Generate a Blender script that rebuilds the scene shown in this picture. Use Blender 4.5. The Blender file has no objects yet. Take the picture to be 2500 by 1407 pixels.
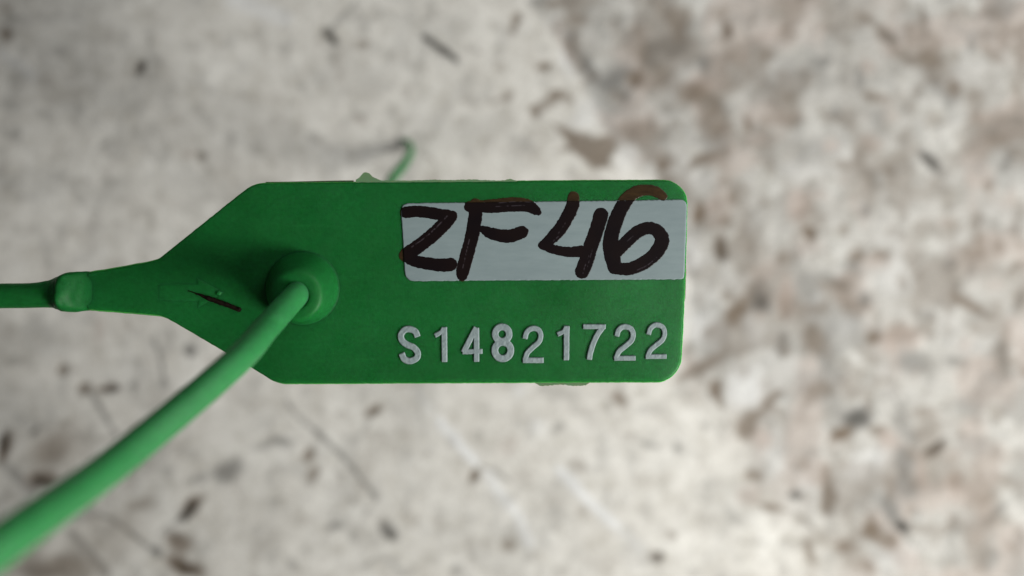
import bpy, math, random
import numpy as np
from mathutils import Vector, Matrix

# ------------------------------------------------------------------ camera, light, exposure
MM = 0.001
CAM_TAG = 78.0                 # mm from the lens to the face of the tag
TAG_Z = 92.0                   # mm from the floor to the face of the tag
CAM_Z = TAG_Z + CAM_TAG
PXMM = 25.0                    # photograph pixels per mm on the face of the tag

scene = bpy.context.scene
C = scene.collection
scene.render.engine = 'CYCLES'
scene.cycles.use_denoising = True
scene.cycles.max_bounces = 10
scene.view_settings.view_transform = 'Standard'
scene.view_settings.look = 'None'
scene.view_settings.exposure = 0.0
scene.view_settings.gamma = 1.0
scene.view_settings.use_curve_mapping = False

cam = bpy.data.cameras.new('camera')
cam.sensor_width = 36.0
cam.lens = 36.0 * CAM_TAG / (2500 / PXMM)
cam.clip_start = 0.002
cam.clip_end = 20.0
cam.dof.use_dof = True
cam.dof.focus_distance = CAM_TAG * MM
cam.dof.aperture_fstop = cam.lens / 2.3
cam.dof.aperture_blades = 0
cam_o = bpy.data.objects.new('camera', cam)
cam_o.location = (0, 0, CAM_Z * MM)
C.objects.link(cam_o)
scene.camera = cam_o

world = bpy.data.worlds.new('World')
scene.world = world
world.use_nodes = True
world.node_tree.nodes['Background'].inputs[0].default_value = (0.98, 0.99, 1.0, 1)
world.node_tree.nodes['Background'].inputs[1].default_value = 0.055


def area(name, loc, target, sx, sy, watts, col=(1, 1, 1), spread=180):
    l = bpy.data.lights.new(name, 'AREA')
    l.shape = 'RECTANGLE'
    l.size, l.size_y = sx, sy
    l.energy = watts
    l.color = col
    l.spread = math.radians(spread)
    o = bpy.data.objects.new(name, l)
    o.location = loc
    o.rotation_euler = (Vector(target) - Vector(loc)).to_track_quat('-Z', 'Y').to_euler()
    C.objects.link(o)
    return o


# daylight through an opening on the right, and a wider, weaker fill added to brighten the floor
area('window_light', (0.21, -0.112, 0.235), (0.02, 0.0, 0.03), 0.09, 0.10, 1.27, (1.0, 0.985, 0.95))
area('fill_light', (0.25, 0.22, 0.29), (0.03, 0.03, 0.0), 0.26, 0.22, 0.66, (0.98, 0.99, 1.0))


# ------------------------------------------------------------------ helpers
def T(px, py, z=0.0):
    """point measured on the photograph, z mm in front of the tag's face -> scene metres"""
    d = CAM_TAG - z
    k = d / CAM_TAG / PXMM
    return Vector(((px - 1250) * k * MM, (703.5 - py) * k * MM, (TAG_Z + z) * MM))


def mesh_obj(name, verts, faces, mat=None, parent=None, smooth=True, sharp=None):
    me = bpy.data.meshes.new(name)
    me.from_pydata([tuple(v) for v in verts], [], faces)
    me.validate()
    me.update()
    if smooth:
        me.polygons.foreach_set('use_smooth', [True] * len(me.polygons))
        if sharp:
            me.set_sharp_from_angle(angle=math.radians(sharp))
    o = bpy.data.objects.new(name, me)
    C.objects.link(o)
    if mat:
        me.materials.append(mat)
    if parent:
        attach(o, parent)
    return o


def attach(o, p):
    o.parent = p
    o.matrix_parent_inverse = Matrix.Translation(-p.location)   # parts lie in scene coordinates


def spline(pts, n=12):
    """Catmull-Rom through rows of any width"""
    P = np.array(pts, float)
    if len(P) < 3:
        t = np.linspace(0, 1, n + 1)[:, None]
        return P[0] * (1 - t) + P[1] * t
    P = np.vstack([2 * P[0] - P[1], P, 2 * P[-1] - P[-2]])
    out = []
    for i in range(1, len(P) - 2):
        for k in range(n):
            t = k / n
            a, b, c, d = P[i - 1], P[i], P[i + 1], P[i + 2]
            out.append(0.5 * (2 * b + (c - a) * t + (2 * a - 5 * b + 4 * c - d) * t * t + (3 * b - a - 3 * c + d) * t ** 3))
    out.append(P[-2])
    return np.array(out)


def vnoise(x, y, seed=0):
    """smooth lattice noise, 0..1"""
    xi, yi = np.floor(x).astype(np.int64), np.floor(y).astype(np.int64)
    fx, fy = x - xi, y - yi
    fx, fy = fx * fx * (3 - 2 * fx), fy * fy * (3 - 2 * fy)

    def h(a, b):
        n = (a * 374761393 + b * 668265263 + seed * 1442695041) & 0xffffffff
        n = ((n ^ (n >> 13)) * 1274126177) & 0xffffffff
        n = n ^ (n >> 16)
        return (n & 0xffff) / 65535.0
    return ((h(xi, yi) * (1 - fx) + h(xi + 1, yi) * fx) * (1 - fy)
            + (h(xi, yi + 1) * (1 - fx) + h(xi + 1, yi + 1) * fx) * fy)


def fbm(x, y, seed=0, oct=4):
    s, a, t = 0, 0.5, 0
    for i in range(oct):
        s = s + a * vnoise(x * 2 ** i + 17.3 * i, y * 2 ** i - 9.1 * i, seed + i)
        t += a
        a *= 0.5
    return s / t


def sstep(a, b, x):
    t = np.clip((x - a) / (b - a), 0, 1)
    return t * t * (3 - 2 * t)


def sd_strokes(X, Y, strokes, butt=None):
    """signed distance to round-ended strokes of varying width; rows (x, y, full width)"""
    D = np.full(X.shape, 1e9)
    for st in strokes:
        S = np.full(X.shape, 1e9)
        for a, b in zip(st[:-1], st[1:]):
            dx, dy = b[0] - a[0], b[1] - a[1]
            L = dx * dx + dy * dy + 1e-12
            t = np.clip(((X - a[0]) * dx + (Y - a[1]) * dy) / L, 0, 1)
            d = np.hypot(X - a[0] - t * dx, Y - a[1] - t * dy) - 0.5 * (a[2] + (b[2] - a[2]) * t)
            S = np.minimum(S, d)
        if butt is not None and math.hypot(st[0][0] - st[-1][0], st[0][1] - st[-1][1]) > 1:      # square the ends of the stroke off, leaving a little roundness
            for a, b in ((st[-2], st[-1]), (st[1], st[0])):
                tx, ty = b[0] - a[0], b[1] - a[1]
                L = math.hypot(tx, ty) + 1e-9
                e = ((X - b[0]) * tx + (Y - b[1]) * ty) / L - butt * b[2]
                S = np.where(np.hypot(X - b[0], Y - b[1]) < 0.95 * b[2], np.maximum(S, e), S)
        D = np.minimum(D, S)
    return D


def sd_poly(X, Y, poly):
    D = np.full(X.shape, 1e9)
    inside = np.zeros(X.shape, bool)
    n = len(poly)
    for i in range(n):
        a, b = poly[i], poly[(i + 1) % n]
        dx, dy = b[0] - a[0], b[1] - a[1]
        t = np.clip(((X - a[0]) * dx + (Y - a[1]) * dy) / (dx * dx + dy * dy + 1e-12), 0, 1)
        D = np.minimum(D, np.hypot(X - a[0] - t * dx, Y - a[1] - t * dy))
        c = ((a[1] > Y) != (b[1] > Y)) & (X < dx * (Y - a[1]) / (dy if abs(dy) > 1e-9 else 1e-9) + a[0])
        inside ^= c
    return np.where(inside, -D, D)


def relief(name, sdf, box, step, zfun, margin, mat, parent, attrs=None):
    """height-field piece over a shape: sdf and zfun work in photograph pixels / mm"""
    x0, y0, x1, y1 = box
    xs, ys = np.arange(x0, x1 + step, step), np.arange(y0, y1 + step, step)
    X, Y = np.meshgrid(xs, ys)
    D = sdf(X, Y)
    Z = zfun(X, Y, D)
    keep = D < margin
    q = keep[:-1, :-1] | keep[1:, :-1] | keep[:-1, 1:] | keep[1:, 1:]
    nx = len(xs)
    jj, ii = np.nonzero(q)
    quads = np.stack([jj * nx + ii, (jj + 1) * nx + ii, (jj + 1) * nx + ii + 1, jj * nx + ii + 1], 1)
    used, inv = np.unique(quads, return_inverse=True)
    inv = inv.reshape(quads.shape)
    xf, yf, zf = X.ravel()[used], Y.ravel()[used], Z.ravel()[used]
    V = np.stack([(xf - 1250) / PXMM * MM, (703.5 - yf) / PXMM * MM, (TAG_Z + zf) * MM], 1)
    o = mesh_obj(name, V.tolist(), inv.tolist(), mat, parent)
    for k, f in (attrs or {}).items():
        at = o.data.attributes.new(k, 'FLOAT', 'POINT')
        at.data.foreach_set('value', f(X, Y, D).ravel()[used].astype(np.float32))
    return o


def tube(name, pts, mat, parent, sides=28, cap=True):
    """rows (x, y, z, radius) in metres; parallel-transported frame"""
    pts = np.array(pts)
    P = [Vector(p[:3]) for p in pts]
    n = len(P)
    verts, faces = [], []
    t0 = (P[1] - P[0]).normalized()
    u = t0.orthogonal().normalized()
    for i in range(n):
        t = (P[min(i + 1, n - 1)] - P[max(i - 1, 0)]).normalized()
        u = (u - t * u.dot(t)).normalized()
        v = t.cross(u)
        for k in range(sides):
            a = 2 * math.pi * k / sides
            verts.append(P[i] + (u * math.cos(a) + v * math.sin(a)) * pts[i][3])
    for i in range(n - 1):
        for k in range(sides):
            a, b = i * sides + k, i * sides + (k + 1) % sides
            faces.append((a, b, b + sides, a + sides))
    if cap:
        faces.append(tuple(range(sides))[::-1])
        faces.append(tuple((n - 1) * sides + k for k in range(sides)))
    return mesh_obj(name, verts, faces, mat, parent, sharp=50)


def lathe(name, cx, cy, prof, mat, parent, sides=64, sharp=None, lean=(0, 0)):
    """profile rows (radius mm, z mm) around a point of the tag's face given in photograph pixels"""
    verts, faces = [], []
    for r, z in prof:
        r = r * 0.975 if name == 'locking_boss' and r > 1.6 else r
        for k in range(sides):
            a = 2 * math.pi * k / sides
            verts.append(((((cx - 1250) / PXMM) + lean[0] * z + r * math.cos(a)) * MM,
                          (((703.5 - cy) / PXMM) + lean[1] * z + r * math.sin(a)) * MM, (TAG_Z + z) * MM))
    for i in range(len(prof) - 1):
        for k in range(sides):
            a, b = i * sides + k, i * sides + (k + 1) % sides
            faces.append((a, b, b + sides, a + sides))
    return mesh_obj(name, verts, faces, mat, parent, sharp=sharp)


# ------------------------------------------------------------------ materials
def new_mat(name):
    m = bpy.data.materials.new(name)
    m.use_nodes = True
    nt = m.node_tree
    return m, nt, nt.nodes['Principled BSDF']


def nd(nt, typ, **kw):
    n = nt.nodes.new(typ)
    for k, v in kw.items():
        if k.startswith('i_'):
            n.inputs[k[2:].replace('_', ' ')].default_value = v
        else:
            setattr(n, k, v)
    return n


def noise(nt, scale, detail=4, rough=0.55, vec=None):
    n = nd(nt, 'ShaderNodeTexNoise')
    n.inputs['Scale'].default_value = scale
    n.inputs['Detail'].default_value = detail
    n.inputs['Roughness'].default_value = rough
    if vec:
        nt.links.new(vec, n.inputs['Vector'])
    return n


def ramp(nt, src, stops):
    r = nd(nt, 'ShaderNodeValToRGB')
    el = r.color_ramp.elements
    while len(el) < len(stops):
        el.new(0.5)
    for e, (p, c) in zip(el, stops):
        e.position = p
        e.color = (*c, 1) if len(c) == 3 else c
    nt.links.new(src, r.inputs[0])
    return r


def mix(nt, fac, a, b, blend='MIX'):
    n = nd(nt, 'ShaderNodeMix', data_type='RGBA', blend_type=blend)
    for s, v in ((n.inputs[0], fac), (n.inputs[6], a), (n.inputs[7], b)):
        if isinstance(v, (int, float)):
            s.default_value = v
        elif isinstance(v, tuple):
            s.default_value = (*v, 1)
        else:
            nt.links.new(v, s)
    return n.outputs[2]


def bump(nt, src, strength, dist):
    b = nd(nt, 'ShaderNodeBump')
    b.inputs['Strength'].default_value = strength
    b.inputs['Distance'].default_value = dist
    nt.links.new(src, b.inputs['Height'])
    return b


def green_plastic(name, col_a, col_b, rough=0.48, spec=0.35, sss=0.7):
    m, nt, p = new_mat(name)
    tc = nd(nt, 'ShaderNodeTexCoord')
    n1 = noise(nt, 160, 3, 0.5, tc.outputs['Object'])
    n2 = noise(nt, 2600, 3, 0.6, tc.outputs['Object'])
    n3 = noise(nt, 700, 4, 0.6, tc.outputs['Object'])
    r = ramp(nt, n1.outputs['Fac'], [(0.3, col_a), (0.72, col_b)])
    g = ramp(nt, n2.outputs['Fac'], [(0.25, (0.86, 0.86, 0.86)), (0.75, (1.14, 1.14, 1.14))])
    nt.links.new(mix(nt, 1.0, r.outputs[0], g.outputs[0], 'MULTIPLY'), p.inputs['Base Color'])
    mp = nd(nt, 'ShaderNodeMapping')
    mp.inputs['Rotation'].default_value = (0, 0, 0.35)
    mp.inputs['Scale'].default_value = (0.12, 2.2, 1)
    nt.links.new(tc.outputs['Object'], mp.inputs[0])
    n5 = noise(nt, 900, 3, 0.6, mp.outputs[0])
    rub = ramp(nt, n5.outputs['Fac'], [(0.60, (0, 0, 0)), (0.82, (0.06, 0.06, 0.06))])
    base = p.inputs['Base Color'].links[0].from_socket
    nt.links.new(mix(nt, rub.outputs[0], base, tuple(3.2 * v + 0.03 for v in col_b)), p.inputs['Base Color'])
    rr = ramp(nt, n3.outputs['Fac'], [(0.3, (rough - .08,) * 3), (0.7, (rough + .1,) * 3)])
    nt.links.new(rr.outputs[0], p.inputs['Roughness'])
    p.inputs['Specular IOR Level'].default_value = spec
    p.inputs['Subsurface Weight'].default_value = sss
    p.inputs['Subsurface Radius'].default_value = (0.25, 1.0, 0.3)
    p.inputs['Subsurface Scale'].default_value = 0.0028
    n4 = noise(nt, 85, 2, 0.5, tc.outputs['Object'])
    b0 = bump(nt, n4.outputs['Fac'], 0.5, 0.0006)
    b = bump(nt, n2.outputs['Fac'], 0.25, 0.00006)
    nt.links.new(b0.outputs[0], b.inputs['Normal'])
    b2 = bump(nt, n3.outputs['Fac'], 0.2, 0.00012)
    nt.links.new(b.outputs[0], b2.inputs['Normal'])
    nt.links.new(b2.outputs[0], p.inputs['Normal'])
    return m


M = {}
GA, GB = (0.0050, 0.094, 0.0165), (0.0066, 0.118, 0.0225)
M['tag'] = green_plastic('green_polypropylene', GA, GB, 0.5, 0.2)
M['cable'] = green_plastic('lit_green_polypropylene', (0.015, 0.150, 0.040), (0.021, 0.186, 0.052), 0.55, 0.5)  # tag's plastic again, paler to put the light on the cable into its colour

M['rim'] = green_plastic('translucent_glow_rim', (0.030, 0.23, 0.030), (0.045, 0.29, 0.040), 0.5, 0.3, 1.0)  # more scattering, plus a paler colour that carries the edge glow

m, nt, p = new_mat('translucent_flash')
p.inputs['Base Color'].default_value = (0.16, 0.28, 0.145, 1)
p.inputs['Roughness'].default_value = 0.35
p.inputs['Subsurface Weight'].default_value = 0.3
p.inputs['Subsurface Scale'].default_value = 0.0006
p.inputs['Transmission Weight'].default_value = 0.35
M['flash'] = m

# foil on the raised characters: silver where the stamp touched the crown, plastic on the flanks
m, nt, p = new_mat('stamped_foil')
at = nd(nt, 'ShaderNodeAttribute', attribute_name='crown')
tc = nd(nt, 'ShaderNodeTexCoord')
n1 = noise(nt, 1500, 5, 0.65, tc.outputs['Object'])
ad = nd(nt, 'ShaderNodeMath', operation='MULTIPLY_ADD')
nt.links.new(n1.outputs['Fac'], ad.inputs[0])
ad.inputs[1].default_value = 0.2
nt.links.new(at.outputs['Fac'], ad.inputs[2])
cut = ramp(nt, ad.outputs[0], [(0.44, (0, 0, 0)), (0.58, (1, 1, 1))])
sil = ramp(nt, n1.outputs['Fac'], [(0.3, (0.18, 0.225, 0.23)), (0.7, (0.23, 0.278, 0.28))])
nt.links.new(mix(nt, cut.outputs[0], (0.006, 0.11, 0.024), sil.outputs[0]), p.inputs['Base Color'])
p.inputs['Roughness'].default_value = 0.5
p.inputs['Specular IOR Level'].default_value = 0.3
nt.links.new(bump(nt, n1.outputs['Fac'], 0.12, 0.00006).outputs[0], p.inputs['Normal'])
M['foil'] = m

m, nt, p = new_mat('silver_grey_sticker')
tc = nd(nt, 'ShaderNodeTexCoord')
mp = nd(nt, 'ShaderNodeMapping')
mp.inputs['Scale'].default_value = (0.35, 1.6, 1)
nt.links.new(tc.outputs['Object'], mp.inputs[0])
n1 = noise(nt, 900, 5, 0.65, mp.outputs[0])
n2 = noise(nt, 120, 3, 0.5, tc.outputs['Object'])
c1 = ramp(nt, n1.outputs['Fac'], [(0.3, (0.170, 0.217, 0.223)), (0.7, (0.195, 0.243, 0.249))])
c2 = ramp(nt, n2.outputs['Fac'], [(0.3, (0.93, 0.93, 0.94)), (0.7, (1.05, 1.05, 1.04))])
nt.links.new(mix(nt, 1.0, c1.outputs[0], c2.outputs[0], 'MULTIPLY'), p.inputs['Base Color'])
p.inputs['Roughness'].default_value = 0.5
p.inputs['Specular IOR Level'].default_value = 0.3
nt.links.new(bump(nt, n1.outputs['Fac'], 0.12, 0.0001).outputs[0], p.inputs['Normal'])
M['sticker'] = m

# marker ink: opaque black-brown on the sticker, thinner and browner where it slid on the bare plastic
m, nt, p = new_mat('marker_ink')
at = nd(nt, 'ShaderNodeAttribute', attribute_name='on_sticker')
st = nd(nt, 'ShaderNodeAttribute', attribute_name='pale_streak')
tc = nd(nt, 'ShaderNodeTexCoord')
mp = nd(nt, 'ShaderNodeMapping')
mp.inputs['Rotation'].default_value = (0, 0, 0.5)
mp.inputs['Scale'].default_value = (0.5, 1.6, 1)
nt.links.new(tc.outputs['Object'], mp.inputs[0])
n1 = noise(nt, 1700, 4, 0.7, mp.outputs[0])
n2 = noise(nt, 260, 3, 0.5, tc.outputs['Object'])
thin = ramp(nt, n1.outputs['Fac'], [(0.3, (0.016, 0.009, 0.004)), (0.75, (0.042, 0.024, 0.009))])
full = ramp(nt, n2.outputs['Fac'], [(0.3, (0.0040, 0.0022, 0.0030)), (0.7, (0.0075, 0.0036, 0.0032))])
c = mix(nt, at.outputs['Fac'], thin.outputs[0], full.outputs[0])
c = mix(nt, st.outputs['Fac'], c, (0.12, 0.10, 0.115))  # pale streaks mixed over the ink colour
nt.links.new(c, p.inputs['Base Color'])
p.inputs['Roughness'].default_value = 0.38
p.inputs['Specular IOR Level'].default_value = 0.2
nt.links.new(bump(nt, n1.outputs['Fac'], 0.15, 0.0001).outputs[0], p.inputs['Normal'])
M['ink'] = m

m, nt, p = new_mat('dark_wood_fibre')
tc = nd(nt, 'ShaderNodeTexCoord')
n1 = noise(nt, 3000, 3, 0.6, tc.outputs['Object'])
nt.links.new(ramp(nt, n1.outputs['Fac'], [(0.3, (0.003, 0.002, 0.0015)), (0.75, (0.014, 0.008, 0.005))]).outputs[0], p.inputs['Base Color'])
p.inputs['Roughness'].default_value = 0.8
p.inputs['Specular IOR Level'].default_value = 0.05
M['splinter'] = m

# worn pale floor: skim coat, exposed ground below it, and stains and broad darker patches
m, nt, p = new_mat('worn_painted_concrete')
tc = nd(nt, 'ShaderNodeTexCoord')
A = {k: nd(nt, 'ShaderNodeAttribute', attribute_name=k).outputs['Fac'] for k in ('worn', 'brown', 'grey', 'dark', 'white', 'pink')}
nA = noise(nt, 70, 6, 0.6, tc.outputs['Object'])
nB = noise(nt, 420, 5, 0.65, tc.outputs['Object'])
nC = noise(nt, 1700, 3, 0.6, tc.outputs['Object'])
nD = noise(nt, 75, 5, 0.62, tc.outputs['Object'])
skim = ramp(nt, nA.outputs['Fac'], [(0.3, (0.572, 0.552, 0.505)), (0.7, (0.700, 0.687, 0.642))])
bare = ramp(nt, nD.outputs['Fac'], [(0.30, (0.33, 0.315, 0.288)), (0.5, (0.45, 0.438, 0.408)), (0.7, (0.55, 0.545, 0.512))])
c = mix(nt, A['worn'], skim.outputs[0], bare.outputs[0])
spk = ramp(nt, nB.outputs['Fac'], [(0.30, (0.86, 0.855, 0.84)), (0.5, (1, 1, 1)), (0.75, (1.05, 1.05, 1.05))])
c = mix(nt, 1.0, c, spk.outputs[0], 'MULTIPLY')
fine = ramp(nt, nC.outputs['Fac'], [(0.3, (0.86, 0.86, 0.86)), (0.7, (1.1, 1.1, 1.1))])
c = mix(nt, 1.0, c, fine.outputs[0], 'MULTIPLY')
nE = noise(nt, 230, 3, 0.6, tc.outputs['Object'])
mid = ramp(nt, nE.outputs['Fac'], [(0.32, (0.84, 0.83, 0.81)), (0.5, (0.98, 0.98, 0.98)), (0.7, (1.08, 1.08, 1.08))])
c = mix(nt, 1.0, c, mid.outputs[0], 'MULTIPLY')
c = mix(nt, A['white'], c, (0.71, 0.715, 0.705))
c = mix(nt, A['pink'], c, (0.40, 0.338, 0.298))
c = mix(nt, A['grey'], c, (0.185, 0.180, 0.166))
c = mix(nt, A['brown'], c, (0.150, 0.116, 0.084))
c = mix(nt, A['dark'], c, (0.045, 0.042, 0.036))
nt.links.new(c, p.inputs['Base Color'])
p.inputs['Roughness'].default_value = 0.8
p.inputs['Specular IOR Level'].default_value = 0.25
b = bump(nt, nC.outputs['Fac'], 0.4, 0.0003)
b2 = bump(nt, nB.outputs['Fac'], 0.35, 0.0006)
nt.links.new(b.outputs[0], b2.inputs['Normal'])
nt.links.new(b2.outputs[0], p.inputs['Normal'])
M['floor'] = m

# ------------------------------------------------------------------ floor
# every mark: pixels of the photograph, brought to floor coordinates (mm) by one scale
FK = (CAM_Z / CAM_TAG) / PXMM
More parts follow.
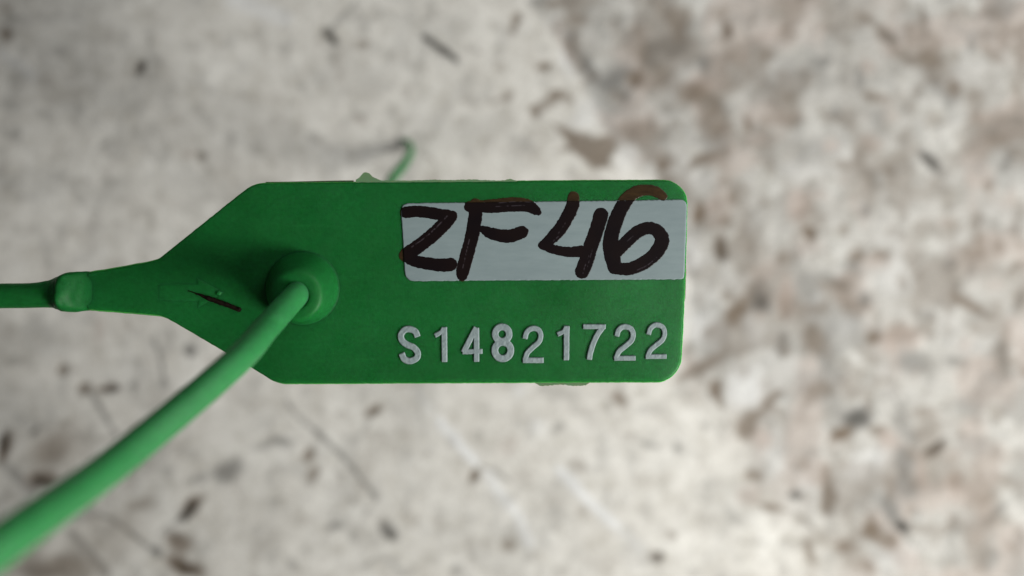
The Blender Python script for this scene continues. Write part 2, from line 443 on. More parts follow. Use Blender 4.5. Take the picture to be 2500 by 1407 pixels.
# (kind, x, y, rx, ry, angle clockwise, strength); the broad faint ones darken the lower left
SPOTS = '''
k 340 165 22 13 -55 .60|b 340 165 20 12 -55 .4|b 12 80 16 22 0 .55|b 15 18 18 14 0 .3|g 30 40 16 12 0 .3|k 255 358 18 9 -25 .38|b 490 385 17 11 50 .4|g 488 380 20 10 50 .3
g 300 278 13 8 50 .22|b 115 200 30 20 10 .2|g 140 125 26 10 0 .22|g 25 255 28 20 0 .28|g 95 275 18 10 20 .22|g 55 120 20 10 50 .2|g 590 165 18 10 30 .18|g 512 222 12 9 0 .16
g 735 215 14 10 0 .25|g 650 115 16 8 0 .12|g 200 265 14 22 0 .18|g 145 430 22 12 0 .2|p 460 380 18 9 0 .3|g 690 120 12 10 0 .14|g 560 180 14 8 0 .14|g 30 330 30 14 0 .2|g 330 320 30 14 10 .12
k 803 87 30 10 40 .85|k 795 70 14 10 30 .4|b 885 108 14 14 0 .38|b 1265 48 13 20 15 .55|b 1252 75 10 12 15 .4|b 1327 165 18 19 0 .58|b 1217 166 12 12 0 .3|b 1234 233 19 9 -25 .5|b 1205 247 14 8 -25 .3
g 1280 352 28 12 40 .28|b 990 225 12 18 0 .22|g 945 213 14 12 0 .18|g 870 286 18 12 0 .16|g 1085 265 16 12 0 .15|b 1048 385 32 7 50 .26|g 1150 120 18 10 40 .2|b 1170 132 12 9 0 .2|g 975 108 10 8 0 .14|g 1010 165 22 12 20 .14|p 875 290 16 10 0 .25
g 1395 105 40 14 60 .45|g 1440 170 40 14 62 .5|g 1500 190 42 20 -20 .5|b 1552 190 18 20 0 .45|g 1512 222 26 14 20 .4|b 1420 52 22 16 0 .3|b 1350 6 20 9 0 .5|g 1300 2 20 8 0 .4|g 1585 130 18 28 0 .42|b 1565 320 50 30 10 .32|b 1610 380 40 20 30 .34|p 1540 300 60 40 0 .4|g 1525 75 14 26 -40 .25
w 1440 275 30 30 50 .7|w 1415 300 30 12 0 .5|w 1530 390 22 26 30 .6|w 1380 150 16 40 -30 .4
g 1640 110 42 28 0 .45|b 1660 40 30 30 0 .3|b 1780 75 12 18 0 .5|g 1778 80 12 16 0 .3|g 1720 160 17 22 0 .5|b 1690 230 36 22 0 .42|g 1750 255 26 16 20 .4|b 1742 300 36 42 0 .36|g 1745 340 34 26 0 .3|b 1720 390 44 15 -28 .45|b 1825 305 9 16 -20 .45|p 1730 210 40 20 0 .5|b 1880 130 18 12 30 .28|g 2010 150 18 14 0 .42|g 1960 180 30 9 10 .25
g 2170 85 26 14 40 .5|b 2165 80 34 18 40 .3|b 2115 45 22 10 20 .35|b 2200 130 30 14 40 .3|b 2272 145 32 20 20 .36|g 2230 145 20 14 0 .3|g 2095 190 11 24 0 .4|b 2130 235 26 17 20 .36|g 2112 232 14 8 40 .3|b 2325 210 17 26 -20 .4|g 2322 225 18 26 0 .35|g 2280 200 20 11 50 .36|g 2440 20 40 24 -20 .36|g 2370 108 11 20 0 .35|b 2255 45 9 26 -10 .3|g 2040 275 15 15 0 .45|g 2065 300 16 9 0 .28
g 1945 285 13 10 0 .28|g 1975 370 34 34 0 .22|b 2060 400 26 14 0 .3|b 2125 390 34 36 0 .26|k 2270 392 30 8 40 .42|g 2280 400 36 12 40 .3|g 2430 320 11 18 0 .4|g 2460 385 30 10 -60 .45|g 2492 290 14 12 0 .36|b 1615 405 15 10 0 .45|p 1870 90 30 14 -20 .3|p 2120 160 18 14 0 .4|p 1850 340 26 16 0 .45|p 2030 355 20 16 0 .4|p 2130 350 26 20 0 .4|g 1880 215 20 12 50 .22|g 2150 290 14 24 0 .25
b 1702 525 15 26 10 .55|g 1700 530 10 20 10 .2|b 1772 540 14 15 0 .36|p 1740 505 22 14 0 .5|b 1793 475 12 22 10 .4|k 1760 612 14 20 -10 .25|b 1760 608 18 24 -10 .5|b 1980 572 20 14 30 .5|g 1985 575 12 8 30 .25|p 1950 500 28 34 30 .55|b 1908 632 17 13 0 .3|b 2062 565 13 15 0 .36|b 2092 628 17 18 0 .44|g 2085 655 16 14 0 .4|b 2150 622 22 11 0 .36|g 2040 690 40 13 30 .42|g 2112 735 16 16 0 .5
k 1858 735 22 14 60 .36|g 1850 715 26 34 30 .4|b 1800 760 40 20 -55 .5|b 1780 720 14 12 0 .4|p 1920 725 22 48 0 .6|g 1970 700 28 28 0 .36|g 1908 840 14 30 0 .5|b 1985 830 24 36 0 .4|b 2130 822 18 17 0 .5|g 2126 826 14 14 0 .25|p 2195 830 55 32 0 .6|g 2235 890 34 26 0 .4|b 2370 745 44 13 25 .45|g 2400 765 22 11 0 .3|g 2450 870 13 44 -15 .5|g 2490 735 34 11 -60 .42|g 2318 640 15 14 0 .4|b 2200 690 11 17 0 .26
b 2415 455 10 16 0 .28|g 2340 705 14 18 0 .32|g 2258 775 22 14 0 .3|b 2005 950 32 18 0 .36|b 1690 905 55 14 -28 .36|b 1745 880 40 12 -35 .3|g 2010 880 40 12 60 .25|p 2140 640 30 16 0 .4|b 2440 600 16 20 0 .26|g 2480 560 16 14 0 .25|g 2370 660 12 20 0 .3|p 2360 840 16 16 0 .3|g 2330 880 26 12 10 .3|g 2130 430 26 16 40 .35|p 2000 470 20 14 0 .3|g 2110 510 14 18 0 .32|p 2310 540 20 14 0 .3
w 1725 805 42 38 0 .75|w 1840 805 22 38 -10 .65|w 1685 620 22 34 0 .6|w 1955 608 30 16 0 .55|w 1992 740 12 32 20 .6|w 2185 680 40 42 0 .4|w 1800 690 24 20 0 .45|w 1725 725 30 18 0 .4|w 2060 790 40 18 0 .4|w 2340 600 30 22 0 .3
b 1745 952 15 26 -30 .5|b 1762 985 10 16 -20 .36|w 1820 945 48 44 0 .85|b 1880 985 48 11 -45 .42|b 1825 1035 24 34 20 .42|b 1812 1060 16 24 0 .3|p 1860 1070 26 30 0 .5|b 1900 1005 16 12 0 .3|k 2095 1025 28 18 0 .36|g 2090 1020 36 28 0 .5|b 2055 1062 30 14 -25 .55|b 2140 1055 22 12 0 .36|p 2170 1070 26 20 0 .4|k 2290 1092 30 8 -40 .36|b 2285 1100 28 13 -40 .45|g 2210 1130 26 34 0 .45|g 2215 1180 22 36 -20 .45|g 2175 1250 36 15 60 .5
k 2205 1290 16 11 50 .66|b 2130 1300 24 22 0 .52|b 2165 1325 26 18 0 .4|g 2025 1220 17 36 0 .42|b 2025 1215 20 38 0 .36|k 1940 1205 15 9 0 .42|b 1885 1235 32 11 10 .44|b 1840 1165 20 12 0 .36|b 1980 1350 38 10 62 .36|b 2062 1335 20 14 0 .38|b 2120 1385 24 12 40 .36|k 1605 1362 14 14 0 .3|b 1605 1360 17 16 0 .36|b 1640 1310 11 14 0 .26|k 1655 1093 10 9 0 .28|g 1722 1045 12 10 0 .25|g 2430 1255 40 12 -50 .44|g 2420 1370 24 30 0 .35
p 2250 1150 12 40 -10 .5|p 1830 1210 30 22 0 .4|p 2330 1190 20 30 0 .3|g 2400 1090 40 20 20 .25|b 2260 1010 24 12 0 .3|g 2330 1290 14 40 10 .25|p 2390 1300 20 36 10 .3|g 1790 1260 30 10 50 .22|b 1960 1130 10 14 0 .25
w 2115 1140 46 30 -20 .85|w 1880 1120 36 48 0 .5|w 2060 1180 34 30 0 .4|w 2180 1360 50 34 0 .5|w 1960 1170 16 22 0 .5
b 915 1003 26 13 -25 .62|k 912 1005 16 8 -25 .25|b 752 1108 18 22 10 .55|b 765 1160 18 28 25 .45|g 745 1170 14 18 0 .25|b 1160 1165 14 18 15 .62|k 1160 1170 8 10 0 .2|k 946 1302 28 14 47 .55|g 940 1290 32 20 45 .4|g 815 1285 22 12 -20 .42|k 818 1282 10 8 0 .25|g 862 1310 20 9 45 .36|g 892 1250 20 9 -35 .3|b 1242 1330 14 17 15 .42|g 1155 1360 12 10 0 .18|g 1330 1325 11 9 0 .28
g 1346 1250 24 7 -60 .25|b 1512 976 15 20 -20 .4|p 1500 965 18 12 40 .4|g 1360 1045 22 13 -30 .32|b 1410 1140 24 13 45 .25|g 1580 1086 28 8 18 .34|g 1165 1065 16 16 0 .22|g 1055 1095 13 11 0 .18|g 1120 1395 15 12 0 .32|g 712 1378 14 14 0 .32|b 985 942 30 9 0 .18|b 1230 942 20 8 0 .25|b 1420 1245 12 14 0 .2|g 1150 1262 14 9 0 .15|p 1240 1085 22 30 30 .2
w 1270 955 20 18 0 .4|w 1310 1040 20 20 0 .3|w 1560 1370 40 22 0 .3
b 155 905 12 11 0 .4|g 157 908 10 8 0 .25|b 205 950 18 14 0 .36|g 203 955 18 14 0 .3|k 265 948 24 9 -15 .62|b 262 946 26 11 -15 .5|g 322 938 10 8 0 .32|k 85 1052 15 9 -20 .7|k 4 1080 14 34 18 .7|b 10 1090 16 36 18 .6|k 100 1178 30 13 -5 .58|b 105 1172 36 18 -5 .5|b 130 1095 44 26 -20 .26|g 400 935 11 12 0 .3|g 457 857 13 14 0 .5|k 458 860 7 8 0 .2|g 665 1082 46 10 -10 .32|g 700 1080 20 16 0 .3|g 555 1150 40 25 -25 .46|g 482 1172 24 10 -20 .3
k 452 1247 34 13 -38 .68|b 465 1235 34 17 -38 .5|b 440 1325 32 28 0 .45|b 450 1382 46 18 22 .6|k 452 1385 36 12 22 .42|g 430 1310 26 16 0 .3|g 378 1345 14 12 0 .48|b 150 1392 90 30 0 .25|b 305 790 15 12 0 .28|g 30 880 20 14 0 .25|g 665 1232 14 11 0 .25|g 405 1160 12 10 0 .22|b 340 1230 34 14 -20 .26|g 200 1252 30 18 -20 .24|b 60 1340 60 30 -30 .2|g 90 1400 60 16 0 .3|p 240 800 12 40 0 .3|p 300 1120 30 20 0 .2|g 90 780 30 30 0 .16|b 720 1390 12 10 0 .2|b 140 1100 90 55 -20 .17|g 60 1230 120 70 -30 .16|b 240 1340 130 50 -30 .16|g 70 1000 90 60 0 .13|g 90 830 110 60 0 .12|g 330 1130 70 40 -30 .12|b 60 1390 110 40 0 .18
'''
# (kind, width, strength, points...)
LINES = '''
k 9 .7 1035 90 1068 112 1110 145|g 14 .35 1030 85 1070 118 1115 150|g 11 .34 812 62 835 38 868 8|g 8 .2 905 12 960 40|g 8 .2 1040 5 1080 40
w 34 .42 575 0 630 20 690 44|w 20 .3 0 130 45 160 85 190|b 22 .45 1306 268 1330 252 1358 232|b 16 .45 1350 228 1372 226 1390 244|b 16 .4 1300 262 1308 284
g 8 .5 372 825 388 875 398 925|g 10 .5 225 962 250 1010 282 1062|g 20 .42 0 1128 35 1160 75 1198|g 8 .5 235 1252 310 1300 372 1342|g 16 .42 165 1300 210 1345 255 1405|g 9 .3 432 1268 390 1302
g 7 .5 698 980 735 1022 770 1056|g 9 .55 770 1056 830 1112 880 1170 915 1222|g 10 .28 902 1030 865 1082|g 8 .4 1172 1135 1205 1150 1243 1175|g 10 .25 885 1388 930 1360 980 1400|g 7 .2 830 1195 860 1225
w 15 .75 1076 1026 1115 1078 1160 1132|w 18 .55 1190 1160 1230 1215 1265 1260 1290 1330|w 17 .7 1368 1148 1430 1215 1502 1282|w 16 .3 1020 960 1050 1000|w 20 .25 1510 1290 1560 1340
g 7 .45 2182 965 2210 1020 2235 1075|g 9 .34 1945 1255 1968 1275 1990 1295|g 9 .3 2182 1220 2205 1290 2232 1335|g 10 .35 2188 1020 2230 1080|g 14 .3 2270 150 2300 220 2330 290|g 10 .25 1820 60 1850 130|g 9 .3 2250 0 2262 80
g 12 .12 700 445 620 480|g 6 .25 480 380 525 430|g 8 .2 700 150 760 240
'''
WORN = [[(1268, -40), (1335, 62), (1398, 168), (1482, 312), (1520, 372), (1580, 430), (1640, 470), (1660, 600), (1690, 760), (1650, 900),
         (1700, 980), (1775, 1055), (1810, 1150), (1900, 1260), (1985, 1330), (2060, 1460), (3400, 1600), (3400, -400), (1200, -400)]]
BLOTCH = [(1352, 300), (1400, 318), (1450, 330), (1492, 322), (1512, 350), (1492, 388), (1494, 412), (1455, 415), (1422, 385),
          (1396, 372), (1350, 372), (1386, 354), (1374, 334)]


def build_floor():
    step = 0.5
    xs = np.arange(-170, 170 + step, step)
    ys = np.arange(-125, 125 + step, step)
    X, Y = np.meshgrid(xs, ys)
    # photograph pixels of each floor point, with ragged edges from a small warp
    wx = (fbm(X / 5, Y / 5, 3, 3) - 0.5) * 20 + (fbm(X / 1.6, Y / 1.6, 8, 2) - 0.5) * 10
    wy = (fbm(X / 5, Y / 5, 31, 3) - 0.5) * 20 + (fbm(X / 1.6, Y / 1.6, 38, 2) - 0.5) * 10
    U = X / FK + 1250
    W = 703.5 - Y / FK
    Uw, Ww = U + wx, W + wy
    m = {k: np.zeros_like(X) for k in 'kbgwp'}

    def put(k, v):
        m[k] = 1 - (1 - m[k]) * (1 - v)
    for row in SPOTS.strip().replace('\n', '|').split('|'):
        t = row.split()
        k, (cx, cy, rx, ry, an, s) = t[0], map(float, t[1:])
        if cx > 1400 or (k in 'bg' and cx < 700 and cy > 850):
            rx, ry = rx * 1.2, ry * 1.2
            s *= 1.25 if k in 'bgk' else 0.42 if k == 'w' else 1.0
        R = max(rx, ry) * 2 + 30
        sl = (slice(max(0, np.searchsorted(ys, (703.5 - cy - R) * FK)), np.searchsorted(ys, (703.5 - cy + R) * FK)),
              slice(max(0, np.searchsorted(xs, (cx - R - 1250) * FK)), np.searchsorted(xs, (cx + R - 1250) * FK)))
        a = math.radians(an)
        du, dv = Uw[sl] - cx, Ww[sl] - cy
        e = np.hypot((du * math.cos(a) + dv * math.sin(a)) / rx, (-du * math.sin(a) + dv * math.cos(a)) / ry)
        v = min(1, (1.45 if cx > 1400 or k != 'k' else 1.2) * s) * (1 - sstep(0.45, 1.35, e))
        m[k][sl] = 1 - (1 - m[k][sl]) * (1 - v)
    for row in LINES.strip().replace('\n', '|').split('|'):
        t = row.split()
        k, w, s = t[0], float(t[1]), float(t[2])
        q = np.array(list(map(float, t[3:]))).reshape(-1, 2)
        path = spline(np.column_stack([q, np.full(len(q), w)]), 5)
        x0, y0 = q.min(0) - 60
        x1, y1 = q.max(0) + 60
        sl = (slice(max(0, np.searchsorted(ys, (703.5 - y1) * FK)), np.searchsorted(ys, (703.5 - y0) * FK)),
              slice(max(0, np.searchsorted(xs, (x0 - 1250) * FK)), np.searchsorted(xs, (x1 - 1250) * FK)))
        d = sd_strokes(U[sl] + 0.5 * wx[sl], W[sl] + 0.5 * wy[sl], [path])
        v = min(1, 1.45 * s) * (1 - sstep(-0.2 * w, 0.5 * w, d))
        m[k][sl] = 1 - (1 - m[k][sl]) * (1 - v)
    d = sd_poly(Uw, Ww, BLOTCH)
    put('b', 0.85 * (1 - sstep(-8, 8, d)))
    soft = 9 + 75 * sstep(820, 1050, W)
    worn = 1 - sstep(-1, 1, (sd_poly(Uw, Ww, WORN[0]) + 0.5 * soft - 4.5) / soft)
    # the ground goes on beyond the picture with the same sort of marks, and small ones everywhere
    n1, n2, n3 = fbm(X / 10, Y / 10, 61, 3), fbm(X / 4.5, Y / 4.5, 71, 4), fbm(X / 3.2, Y / 3.2, 81, 3)
    put('b', worn * 0.42 * sstep(0.54, 0.70, n1))
    put('g', worn * 0.40 * sstep(0.54, 0.70, fbm(X / 11, Y / 11, 73, 3)))
    put('b', worn * 0.40 * sstep(0.56, 0.70, n2))
    put('g', worn * 0.30 * sstep(0.57, 0.70, n3))
    put('p', worn * 0.55 * sstep(0.55, 0.70, fbm(X / 9, Y / 9, 91, 3)))
    put('w', worn * 0.16 * sstep(0.56, 0.70, fbm(X / 9, Y / 9, 95, 3)))
    put('g', (1 - worn) * 0.26 * sstep(0.56, 0.74, n3))
    put('b', (1 - worn) * 0.18 * sstep(0.62, 0.76, n2))
    put('g', (1 - worn) * 0.22 * sstep(0.48, 0.75, fbm(X / 11, Y / 11, 66, 4)))
    out = sstep(1300, 1500, np.abs(U - 1250)) + sstep(750, 900, np.abs(W - 703.5))
    out = np.clip(out, 0, 1)
    put('b', out * 0.6 * sstep(0.66, 0.72, fbm(X / 4, Y / 4, 103, 3)))
    put('k', out * 0.5 * sstep(0.72, 0.78, fbm(X / 3, Y / 3, 107, 3)))
    # relief: the coat is a skin about 0.3 mm thick, gone where worn; stains sit in shallow pits
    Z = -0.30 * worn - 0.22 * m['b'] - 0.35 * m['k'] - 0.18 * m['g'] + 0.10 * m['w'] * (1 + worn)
    Z = Z + 0.22 * (fbm(X / 9, Y / 9, 5, 4) - 0.5) + (0.12 + 0.40 * worn) * (fbm(X / 1.8, Y / 1.8, 15, 3) - 0.5)
    ny, nx = X.shape
    V = np.stack([X.ravel(), Y.ravel(), Z.ravel()], 1) * MM
    j, i = np.mgrid[0:ny - 1, 0:nx - 1]
    a = (j * nx + i).ravel()
    F = np.stack([a, a + 1, a + nx + 1, a + nx], 1).astype(np.int32)
    me = bpy.data.meshes.new('floor')
    me.vertices.add(len(V))
    me.vertices.foreach_set('co', V.ravel().astype(np.float32))
    me.loops.add(F.size)
    me.loops.foreach_set('vertex_index', F.ravel())
    me.polygons.add(len(F))
    me.polygons.foreach_set('loop_start', np.arange(0, F.size, 4, dtype=np.int32))
    me.update(calc_edges=True)
    me.polygons.foreach_set('use_smooth', np.ones(len(F), bool))
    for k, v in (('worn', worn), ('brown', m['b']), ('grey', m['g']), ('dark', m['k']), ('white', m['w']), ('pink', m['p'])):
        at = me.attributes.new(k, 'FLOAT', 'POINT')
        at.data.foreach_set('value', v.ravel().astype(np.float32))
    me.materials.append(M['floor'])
    o = bpy.data.objects.new('floor', me)
    o['kind'] = 'structure'
    o['label'] = 'pale worn concrete floor with brown stains and dark specks'
    C.objects.link(o)


build_floor()

# ------------------------------------------------------------------ the seal
TIP = T(985, 344, -(TAG_Z - 1.1))
seal = bpy.data.objects.new('security_seal', None)
seal.empty_display_size = 0.005
seal.location = (TIP.x, TIP.y, 0)
C.objects.link(seal)
seal['label'] = 'green plastic pull-tight security seal with a numbered tag, held above the floor'
seal['category'] = 'security seal'


# outline of the tag, clockwise from the strap's upper side
def arc(cx, cy, r, a0, a1, n=10):
    return [(cx + r * math.cos(math.radians(a0 + (a1 - a0) * k / n)), cy + r * math.sin(math.radians(a0 + (a1 - a0) * k / n))) for k in range(n + 1)]


outline = []
outline += [(214, 662), (260, 655), (320, 644)]
outline += spline([(352, 638.5), (368, 635), (382, 630), (394, 622), (410, 609)], 4).tolist()
outline += [(470, 561), (540, 505)]
outline += spline([(588, 467), (604, 455), (622, 447), (645, 443.5)], 4).tolist()
outline += [(760, 442.5), (900, 441), (1100, 440), (1300, 438.5), (1500, 437)]
outline += spline([(1610, 436.5), (1630, 437.5), (1650, 444), (1667, 458), (1678, 475), (1682, 495)], 4).tolist()
outline += [(1681, 560), (1677, 680), (1672, 800)]
outline += spline([(1668.5, 868), (1665, 890), (1654, 911), (1638, 926), (1618, 935), (1598, 936.5)], 4).tolist()
outline += [(1400, 937), (1200, 938), (1000, 939), (850, 940)]
outline += spline([(712, 940.5), (690, 940), (668, 935), (648, 924)], 4).tolist()
outline += [(600, 894), (540, 859), (470, 818)]
outline += spline([(420, 789), (404, 780), (388, 774.5), (368, 772)], 4).tolist()
outline += [(320, 768), (260, 763), (214, 759.5), (204, 752), (200, 735), (199, 711), (200, 688), (204, 670)]
O = np.array(outline)
_n = np.roll(O, -1, 0)
_pts = []
for a, b in zip(O, _n):
    k = max(1, int(np.linalg.norm(b - a) / 5))
    _pts += [a + (b - a) * t / k for t in range(k)]
O = np.array(_pts)
O = O + np.stack([fbm(O[:, 0] / 9, O[:, 1] / 9, 201, 3) - 0.5, fbm(O[:, 0] / 9, O[:, 1] / 9, 207, 3) - 0.5], 1) * 1.5


def inset(P, d):
    nx, pv = np.roll(P, -1, 0), np.roll(P, 1, 0)
    t = nx - pv
    t /= np.linalg.norm(t, axis=1)[:, None]
    n = np.stack([-t[:, 1], t[:, 0]], 1)      # inward for this winding in image space
    return P + n * d


rng = random.Random(4)


def tag_plate():
    # (inset px, z mm): drafted flanks meeting at a parting line, rounded front edge
    layers = [(9, -1.50), (5, -1.38), (1.0, -0.72), (0.0, -0.66), (2.6, -0.22), (4.2, -0.10), (6.5, -0.03), (9.5, 0.0)]
    n = len(O)
    verts, faces = [], []
    for ins, z in layers:
        P = inset(O, ins)
        for k, (x, y) in enumerate(P):
            verts.append(Vector(((x - 1250) / PXMM * MM, (703.5 - y) / PXMM * MM, (TAG_Z + z) * MM)))
    for l in range(len(layers) - 1):
        for k in range(n):
            a, b = l * n + k, l * n + (k + 1) % n
            faces.append((a, a + n, b + n, b))
    faces.append(tuple(range(n)))
    faces.append(tuple((len(layers) - 1) * n + k for k in range(n))[::-1])
    o = mesh_obj('tag_plate', verts, faces, M['tag'], seal, sharp=35)
    o.data.materials.append(M['rim'])
    for l in (2, 3, 4):
        for k in range(n):
            o.data.polygons[l * n + k].material_index = 1
    return o


tag = tag_plate()

# locking boss round the hole
BX, BY = 738, 704
boss_prof = [(3.80, -0.05), (3.70, 0.04), (3.63, 0.14), (3.59, 0.32), (3.53, 0.6), (3.38, 1.15), (3.20, 1.75), (3.00, 2.35), (2.80, 2.9), (2.60, 3.32), (2.42, 3.55), (2.22, 3.66),
             (1.90, 3.72), (1.60, 3.75), (1.36, 3.76), (1.27, 3.72), (1.22, 3.6), (1.20, 3.2), (1.19, 1.5), (1.18, 0.2)]
boss = lathe('locking_boss', BX, BY, boss_prof, M['tag'], seal, 72, lean=(0.10, -0.19))

# strap end and the swelling where the round cable starts
def strap_knuckle():
    # px x, centre y, half width px, top z, bottom z, squareness
    rows = [(236, 711, 45.5, -0.10, -1.42, 4), (226, 711, 46.5, -0.01, -1.45, 4), (217, 711, 47.5, 0.06, -1.5, 3.6), (205, 711, 48.5, 0.22, -1.6, 3.2),
            (188, 711.5, 49.5, 0.60, -1.8, 2.9), (172, 713, 49, 0.98, -2.0, 2.8), (160, 714.5, 47.5, 1.20, -2.2, 2.6), (150, 716, 45.5, 1.15, -2.3, 2.4),
            (140, 716.5, 43.5, 0.72, -2.4, 2.3), (128, 716.5, 41, 0.30, -2.45, 2.2), (116, 716.5, 37.5, -0.05, -2.5, 2.1), (103, 717.5, 35, -0.22, -2.55, 2.0),
            (86, 719.5, 32.8, -0.25, -2.6, 2), (68, 721, 31.5, -0.25, -2.68, 2), (40, 722.5, 31, -0.26, -2.72, 2), (0, 723, 31, -0.26, -2.72, 2), (-70, 723.5, 31, -0.26, -2.72, 2)]
    R = spline(rows, 5)
    sides = 40
    verts, faces = [], []
    for x, yc, hw, zt, zb, sq in R:
        for k in range(sides):
            a = 2 * math.pi * k / sides
            c, s = math.cos(a), math.sin(a)
            lump = float(fbm(np.array(x / 26.0), np.array(a * 1.6 + 3), 77, 3) - 0.5) * (1 if 95 < x < 205 else 0.25)
            yy = math.copysign(abs(c) ** (2 / sq), c) * hw * (1 + 0.10 * lump)
            s = s * (1 + 0.35 * lump)
            zz = (zt + zb) / 2 + math.copysign(abs(s) ** (2 / sq), s) * (zt - zb) / 2
            verts.append(((x - 1250) / PXMM * MM, (703.5 - yc - yy) / PXMM * MM, (TAG_Z + zz) * MM))
    for i in range(len(R) - 1):
        for k in range(sides):
            a, b = i * sides + k, i * sides + (k + 1) % sides
            faces.append((a, b, b + sides, a + sides))
    faces.append(tuple(range(sides))[::-1])
    faces.append(tuple((len(R) - 1) * sides + k for k in range(sides)))
    return mesh_obj('cable_root', verts, faces, M['tag'], seal, sharp=60)  # cable's first stretch takes the darker tag green to carry its shade


knuckle = strap_knuckle()


def blob(name, px, py, z, rx, ry, rz, mat, parent, seed=1, seg=10):
    rg = random.Random(seed)
    verts, faces = [], []
    for i in range(seg + 1):
        th = math.pi * i / seg
        for k in range(seg * 2):
            ph = math.pi * k / seg
            f = 1 + rg.uniform(-.1, .1) * math.sin(th)
            verts.append(T(px, py, z) + Vector((rx * math.sin(th) * math.cos(ph), ry * math.sin(th) * math.sin(ph), rz * math.cos(th))) * f * MM)
    n = seg * 2
    for i in range(seg):
        for k in range(n):
            a, b = i * n + k, i * n + (k + 1) % n
            faces.append((a, a + n, b + n, b))
    return mesh_obj(name, verts, faces, mat, parent)


blob('gate_vestige', 137, 740, 0.35, 0.28, 0.42, 0.25, M['flash'], knuckle, 3)
blob('moulding_nub', 534, 716, 0.02, 0.30, 0.26, 0.20, M['tag'], tag, 5)

# the cable: out of the strap, round in a loop towards the camera, down through the boss to the floor
R0 = 1.235
def cp(px, py, z):
    v = T(px, py, z)
    return (v.x, v.y, v.z, R0 * MM)
def cw(x, y, z):
    return (x * MM, y * MM, (TAG_Z + z) * MM, R0 * MM)


kx = lambda px: (px - 1250) / PXMM
way = [cw(kx(-60), -0.79, -1.49), cw(kx(-100), -0.85, -1.45), cw(-58, -1.6, -0.8), cw(-69, -4.0, 5.0), cw(-77, -10, 18), cw(-77, -18, 36), cw(-67, -25.5, 53),
       cw(-52, -28.5, 62), cw(-39.5, -25, 57), cw(-32.3, -19.2, 46), cp(0, 1333, 35.5), cp(288, 1126, 25.3), cp(566, 893, 15.8), cp(650, 801, 9.6),
       cp(697, 749, 5.7), cw(-20.08, -0.68, 3.7), cw(-19.97, -0.1, 2.2), cw(-19.9, 0.3, -1.5), cw(-19.6, 1.2, -14), cw(-19.9, 6.0, -34), cw(-21.3, 12.5, -56),
       cp(950, 450, -79.0), cp(984, 404, -84.8), cp(1003, 370, -88.8), cp(1000, 352, -90.3), (TIP.x, TIP.y, TIP.z, R0 * MM)]
path = spline(way, 14)
path = np.array(path)
path[:, 3] = R0 * MM * np.interp(np.arange(len(path)), [0, 10, 70, len(path)], [1.0, 1.0, 0.93, 0.93])
path[-71:, 3] *= np.linspace(1.0, 0.42, 71)
path[-3:, 3] *= np.array([.97, .85, .55])
cable = tube('pull_cable', path, M['cable'], seal, 32)

# raised arrow on the strap
ARROW = [(386, 694), (482, 694), (480, 679), (546, 715), (482, 752), (484, 735), (386, 735)]
relief('raised_arrow', lambda X, Y: sd_poly(X, Y, ARROW), (370, 665, 562, 766), 2.0,
       lambda X, Y, D: -0.03 + 0.085 * sstep(5, -5, D) * (0.55 + 0.45 * sstep(380, 470, X)), 7, M['tag'], tag)

# ---- raised serial characters, silver foil on the crowns
def c3(x, y, w): return (950 + x / 6.579, 760 + y / 6.579, w / 6.579 + 0.3)
def c4(x, y, w): return (1310 + x / 6.25, 760 + y / 6.25, w / 6.25 + 0.3)
def pathc(f, w, *pts): return spline([f(x, y, w) for x, y in pts], 6)
def ell(f, w, cx, cy, rx, ry): return np.array([f(cx + rx * math.cos(a), cy + ry * math.sin(a), w) for a in np.linspace(0, 2 * math.pi, 33)])


SER = [
    [pathc(c3, 92, (448, 392), (420, 330), (330, 288), (240, 308), (188, 390), (212, 480), (290, 540), (385, 580), (455, 660), (440, 752), (338, 800), (242, 770), (205, 695))],
    [pathc(c3, 84, (883, 275), (888, 795)), pathc(c3, 62, (868, 285), (835, 335), (745, 388))],
    [pathc(c3, 84, (1388, 280), (1198, 645)), pathc(c3, 72, (1190, 652), (1480, 645)), pathc(c3, 82, (1400, 285), (1402, 792))],
    [ell(c3, 100, 1812, 368, 112, 116), ell(c3, 104, 1822, 630, 128, 132)],
    [pathc(c3, 76, (2182, 425), (2205, 345), (2260, 290), (2335, 276), (2405, 312), (2432, 400), (2400, 495), (2300, 585), (2215, 675), (2182, 785)), pathc(c3, 80, (2160, 788), (2460, 788))],
    [pathc(c4, 82, (455, 245), (450, 728)), pathc(c4, 62, (440, 258), (408, 310), (328, 350))],
    [pathc(c4, 66, (720, 235), (1035, 236)), pathc(c4, 78, (1002, 250), (925, 358), (858, 500), (815, 640), (803, 722))],
    [pathc(c4, 74, (1224, 365), (1245, 295), (1300, 246), (1368, 238), (1438, 275), (1470, 360), (1438, 455), (1340, 540), (1250, 620), (1212, 712)), pathc(c4, 66, (1192, 718), (1490, 716))],
    [pathc(c4, 70, (1708, 340), (1732, 268), (1790, 218), (1850, 210), (1918, 245), (1950, 330), (1918, 435), (1820, 518), (1730, 600), (1692, 690)), pathc(c4, 62, (1672, 694), (1965, 690))],
]
NAMES = ['letter S', 'digit 1', 'digit 4', 'digit 8', 'digit 2', 'digit 1', 'digit 7', 'digit 2', 'digit 2']
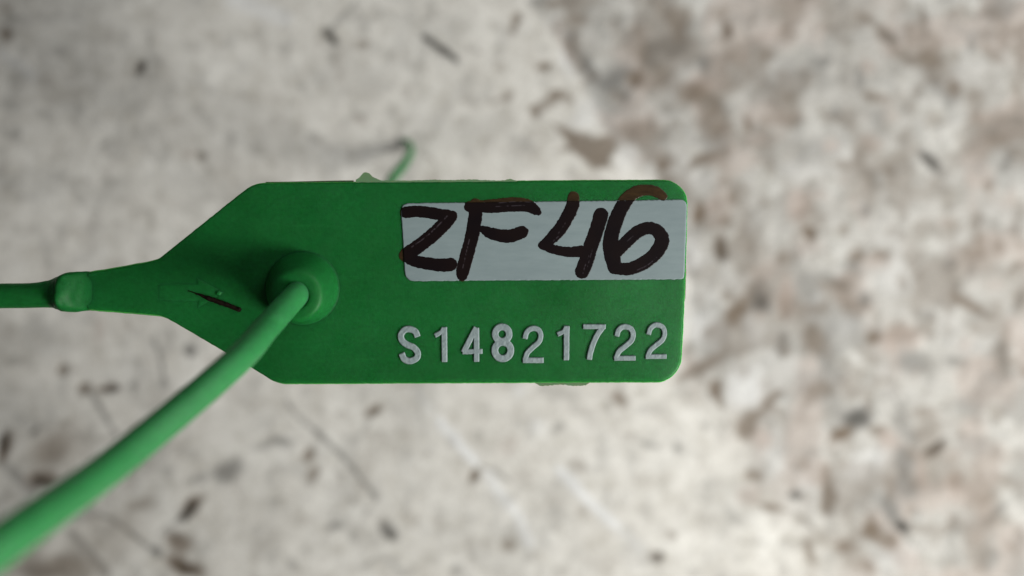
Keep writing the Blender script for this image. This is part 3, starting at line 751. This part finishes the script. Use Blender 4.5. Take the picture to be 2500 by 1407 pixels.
for st, nm in zip(SER, NAMES):
    P = np.vstack(st)
    box = (P[:, 0].min() - 14, P[:, 1].min() - 14, P[:, 0].max() + 14, P[:, 1].max() + 14)
    def zf(X, Y, D):
        wob = (fbm(X / 6, Y / 6, 7, 2) - 0.5) * 0.05
        return -0.05 + (0.20 + wob) * sstep(1.9, -0.9, D)
    o = relief('raised_character', lambda X, Y, st=st: sd_strokes(X + (fbm(X / 5, Y / 5, 2, 2) - .5) * 0.7, Y + (fbm(X / 5, Y / 5, 12, 2) - .5) * 0.7, st, 0.2),
               box, 0.8, zf, 2.6, M['foil'], tag,
               {'crown': lambda X, Y, D: sstep(1.7, 0.2, D) * 0.8})
    o['label'] = 'raised silver-grey %s of the serial number' % nm

# ---- sticker
S_OUT = []
S_OUT += spline([(979.5, 525), (980, 512), (984, 502), (994, 497)], 4).tolist()
S_OUT += [(x, 497 - 8.5 * (x - 1000) / 660 - 0) for x in np.arange(1020, 1650, 90)]
S_OUT += spline([(1655, 488), (1666, 489), (1674, 495), (1676.5, 506)], 4).tolist()
S_OUT += [(1675.5, 560), (1672.5, 620), (1671, 660)]
S_OUT += spline([(1670.5, 672), (1668, 680), (1662, 681.5)], 3).tolist()
S_OUT += [(x, 682 + 4 * (1660 - x) / 650 + 0) for x in np.arange(1650, 1020, -90)]
S_OUT += spline([(1012, 686.5), (1000, 684), (991, 676), (988, 662)], 4).tolist()
S_OUT += [(986.5, 640), (984.5, 600), (982, 560)]


def tag_edge(X, Y):
    """height of the tag's face near its right edge (mm)"""
    e = 1681.5 - 0.032 * (Y - 520) - X
    return -0.22 * sstep(5.5, 1.0, e) - 0.03 * sstep(9.5, 4.0, e)


def sd_sticker(X, Y):
    return sd_poly(X, Y + (fbm(X / 7, Y / 7, 51, 3) - 0.5) * 2.2, S_OUT)


sticker = relief('sticker', sd_sticker, (972, 480, 1686, 694), 1.5,
                 lambda X, Y, D: tag_edge(X, Y) - 0.05 + 0.16 * sstep(0.9, -0.9, D) + 0.012 * (fbm(X / 40, Y / 25, 9, 2) - 0.5), 1.6, M['sticker'], seal)
sticker['label'] = 'silver-grey paper sticker with handwriting on the tag'

# ---- handwriting
def s(*rows): return spline([(x, y, w + 3.5) for x, y, w in rows], 7)


INK = {
    'letter Z': [s((991, 519, 25), (1020, 517, 25), (1050, 520, 25), (1073, 524, 25), (1094, 527, 26)), s((1103, 528, 24), (1094, 538, 29), (1067, 565, 31), (1030, 596, 31), (997, 618, 30), (988, 624, 26)),
                 s((990, 624, 24), (1010, 636, 26), (1050, 645, 27), (1079, 648, 28), (1101, 646, 29))],
    'letter F': [s((1161, 500, 27), (1160, 535, 31), (1150, 588, 30), (1136, 638, 30), (1129, 668, 27), (1130, 678, 14)), s((1147, 505, 24), (1199, 504, 30), (1248, 500, 32), (1285, 502, 29), (1305, 512, 22), (1314, 519, 12)),
                 s((1178, 560, 14), (1196, 569, 24), (1225, 576, 28), (1250, 576, 29), (1275, 567, 27))],
    'digit 4': [s((1400, 482, 25), (1396, 508, 29), (1372, 553, 29), (1347, 582, 26), (1328, 598, 20), (1321, 600, 12)), s((1322, 601, 12), (1340, 606, 17), (1362, 612, 20), (1390, 616, 22), (1420, 614, 24)),
                s((1467, 526, 33), (1456, 563, 32), (1440, 609, 33), (1428, 648, 33), (1421, 664, 31))],
    'digit 6': [s((1619, 480, 17), (1601, 468, 22), (1577, 464, 23), (1549, 471, 27), (1526, 493, 31), (1507, 530, 33), (1494, 569, 33), (1490, 600, 34), (1495, 630, 34), (1501, 652, 32)),
                s((1503, 617, 28), (1530, 590, 29), (1556, 567, 28), (1582, 557, 27), (1606, 566, 29), (1616, 588, 32), (1603, 616, 31), (1575, 640, 30), (1540, 656, 28), (1505, 656, 26))],
}
def sc(*rows): return spline(rows, 7)


STREAKS = {
    'letter Z': [sc((1092, 528, 2), (1068, 553, 2.2), (1040, 579, 2), (1005, 604, 1.6))],
    'letter F': [sc((1147, 583, 2), (1140, 610, 1.6), (1130, 655, 1.4)), sc((1215, 496, 1.6), (1260, 493, 2.0), (1300, 494, 1.4)), sc((1210, 505, 1.0), (1280, 502, 1.2))],
    'digit 4': [sc((1366, 575, 1.6), (1350, 590, 1.2)), sc((1380, 545, 1.0), (1362, 572, 1.2)), sc((1439, 622, 1.6), (1428, 650, 1.6), (1423, 668, 1.2)), sc((1446, 610, 1), (1433, 655, 1.4))],
    'digit 6': [sc((1536, 610, 1.2), (1524, 628, 1.4), (1512, 645, 1.4)), sc((1604, 628, 1.2), (1580, 648, 1.6), (1555, 660, 1.2)), sc((1545, 577, 1.0), (1530, 590, 1.2))],
}
S_POLY = [(980, 500), (1000, 497), (1660, 488.5), (1677, 492), (1670, 681), (1000, 686.5), (988, 676)]
for nm, st in INK.items():
    P = np.vstack(st)
    box = (P[:, 0].min() - 24, P[:, 1].min() - 24, P[:, 0].max() + 24, P[:, 1].max() + 24)

    def zi(X, Y, D):
        on = sstep(1.2, -1.2, sd_poly(X, Y, S_POLY))
        return -0.05 + 0.13 * on + 0.075 * sstep(1.4, -0.8, D) + 0.01 * (1 - on) - 0.02 * on
    o = relief('handwritten_character',
               lambda X, Y, st=st: sd_strokes(X + (fbm(X / 5, Y / 5, 21, 3) - .5) * 3.0, Y + (fbm(X / 5, Y / 5, 22, 3) - .5) * 3.0, st),
               box, 1.0, zi, 1.8, M['ink'], sticker,
               {'on_sticker': lambda X, Y, D: sstep(1.0, -1.0, sd_poly(X, Y, S_POLY)),
                'pale_streak': lambda X, Y, D, nm=nm: 0.35 * sstep(0.8, -0.6, sd_strokes(X, Y, STREAKS[nm])) * sstep(0.35, 0.6, fbm(X / 4, Y / 4, 44, 2))})
    o['label'] = 'black marker %s written by hand across the sticker' % nm


# ---- moulding flash along the parting line
def flash(pts_edge, z, th, parent=tag, mat='flash'):
    """thin torn fin: rows (px x, px y outer, px y inner)"""
    verts, faces = [], []
    n = len(pts_edge)
    for dz in (0, -th):
        for x, yo, yi in pts_edge:
            for y in (yo, yi):
                verts.append(((x - 1250) / PXMM * MM, (703.5 - y) / PXMM * MM, (TAG_Z + z + dz * (0.5 if y == yo else 1.0)) * MM))
    b = 2 * n
    for k in range(n - 1):
        i = 2 * k
        faces += [(i, i + 1, i + 3, i + 2), (b + i, b + i + 2, b + i + 3, b + i + 1), (i, i + 2, b + i + 2, b + i), (i + 1, b + i + 1, b + i + 3, i + 3)]
    faces += [(0, b, b + 1, 1), (2 * n - 2, 2 * n - 1, 4 * n - 1, 4 * n - 2)]
    return mesh_obj('mould_flash', verts, faces, M[mat], parent, smooth=False)


flash([(868, 439, 446), (876, 434, 447), (882, 427, 448), (887, 421.5, 449), (893, 420.5, 449), (901, 423, 449), (906, 428, 449), (908, 431, 449), (917, 435, 448), (928, 440, 448), (942, 442, 447)], -0.10, 0.5)
row = []
for x in np.arange(938, 1262, 3.4):
    j = rng.uniform(-1.0, 0.7)
    bumpy = -4.5 * math.exp(-((x - 1245) / 9) ** 2) - 1.6 * math.exp(-((x - 1060) / 30) ** 2) - 2.0 * math.exp(-((x - 1150) / 40) ** 2)
    row.append((x, 440.6 + j + bumpy, 447.5 + rng.uniform(-.8, .8)))
flash(row, -0.09, 0.25)
row = []
for x in np.arange(645, 868, 12):
    row.append((x, 442.8 - 3.6 * sstep(650, 860, x), 446))
flash(row, -0.45, 0.2)
row = []
for x in np.arange(1306, 1442, 3.2):
    env = float(sstep(1304, 1318, x) * sstep(1442, 1432, x))
    row.append((x, 937 + env * (6.2 + rng.uniform(-1.3, .9) + 1.5 * math.sin(x / 13)), 933))
flash(row, -0.62, 0.14)
# sliver on the right edge
verts, faces = [], []
ys_ = np.arange(640, 738, 4.0)
for k, y in enumerate(ys_):
    e = 1682 - 0.036 * (y - 495)
    w = 2.6 * float(sstep(640, 660, y)) * (1 if y < 730 else 0.6) + rng.uniform(-.4, .4)
    for x in (e - 3, e + w):
        for z in (-0.55, -0.70):
            verts.append(((x - 1250) / PXMM * MM, (703.5 - y) / PXMM * MM, (TAG_Z + z) * MM))
for k in range(len(ys_) - 1):
    i = 4 * k
    faces += [(i, i + 4, i + 6, i + 2), (i + 1, i + 3, i + 7, i + 5), (i + 2, i + 6, i + 7, i + 3), (i, i + 1, i + 5, i + 4)]
mesh_obj('mould_flash', verts, faces, M['flash'], tag, smooth=False)

# ------------------------------------------------------------------ sliver of dark fibre lying on the strap
rows = []
for t in np.linspace(0, 1, 26):
    px = 459 + (589 - 459) * t
    py = 710 + (722 - 710) * min(t / .25, 1) + (758 - 722) * max(0, (t - .25) / .75)
    w = (0.05 + 0.17 * min(1, max(0, (t - .1) / .3))) * (1 + rng.uniform(-.16, .16))
    if t > .97:
        w *= .6
    v = T(px + rng.uniform(-.6, .6), py + rng.uniform(-.8, .8), 0.04 + 0.6 * w)
    rows.append((v.x, v.y, v.z, w * MM))
sp = tube('splinter', rows, M['splinter'], None, 8)
sp['label'] = 'thin dark brown splinter lying on the raised arrow of the green strap'
sp['category'] = 'splinter'
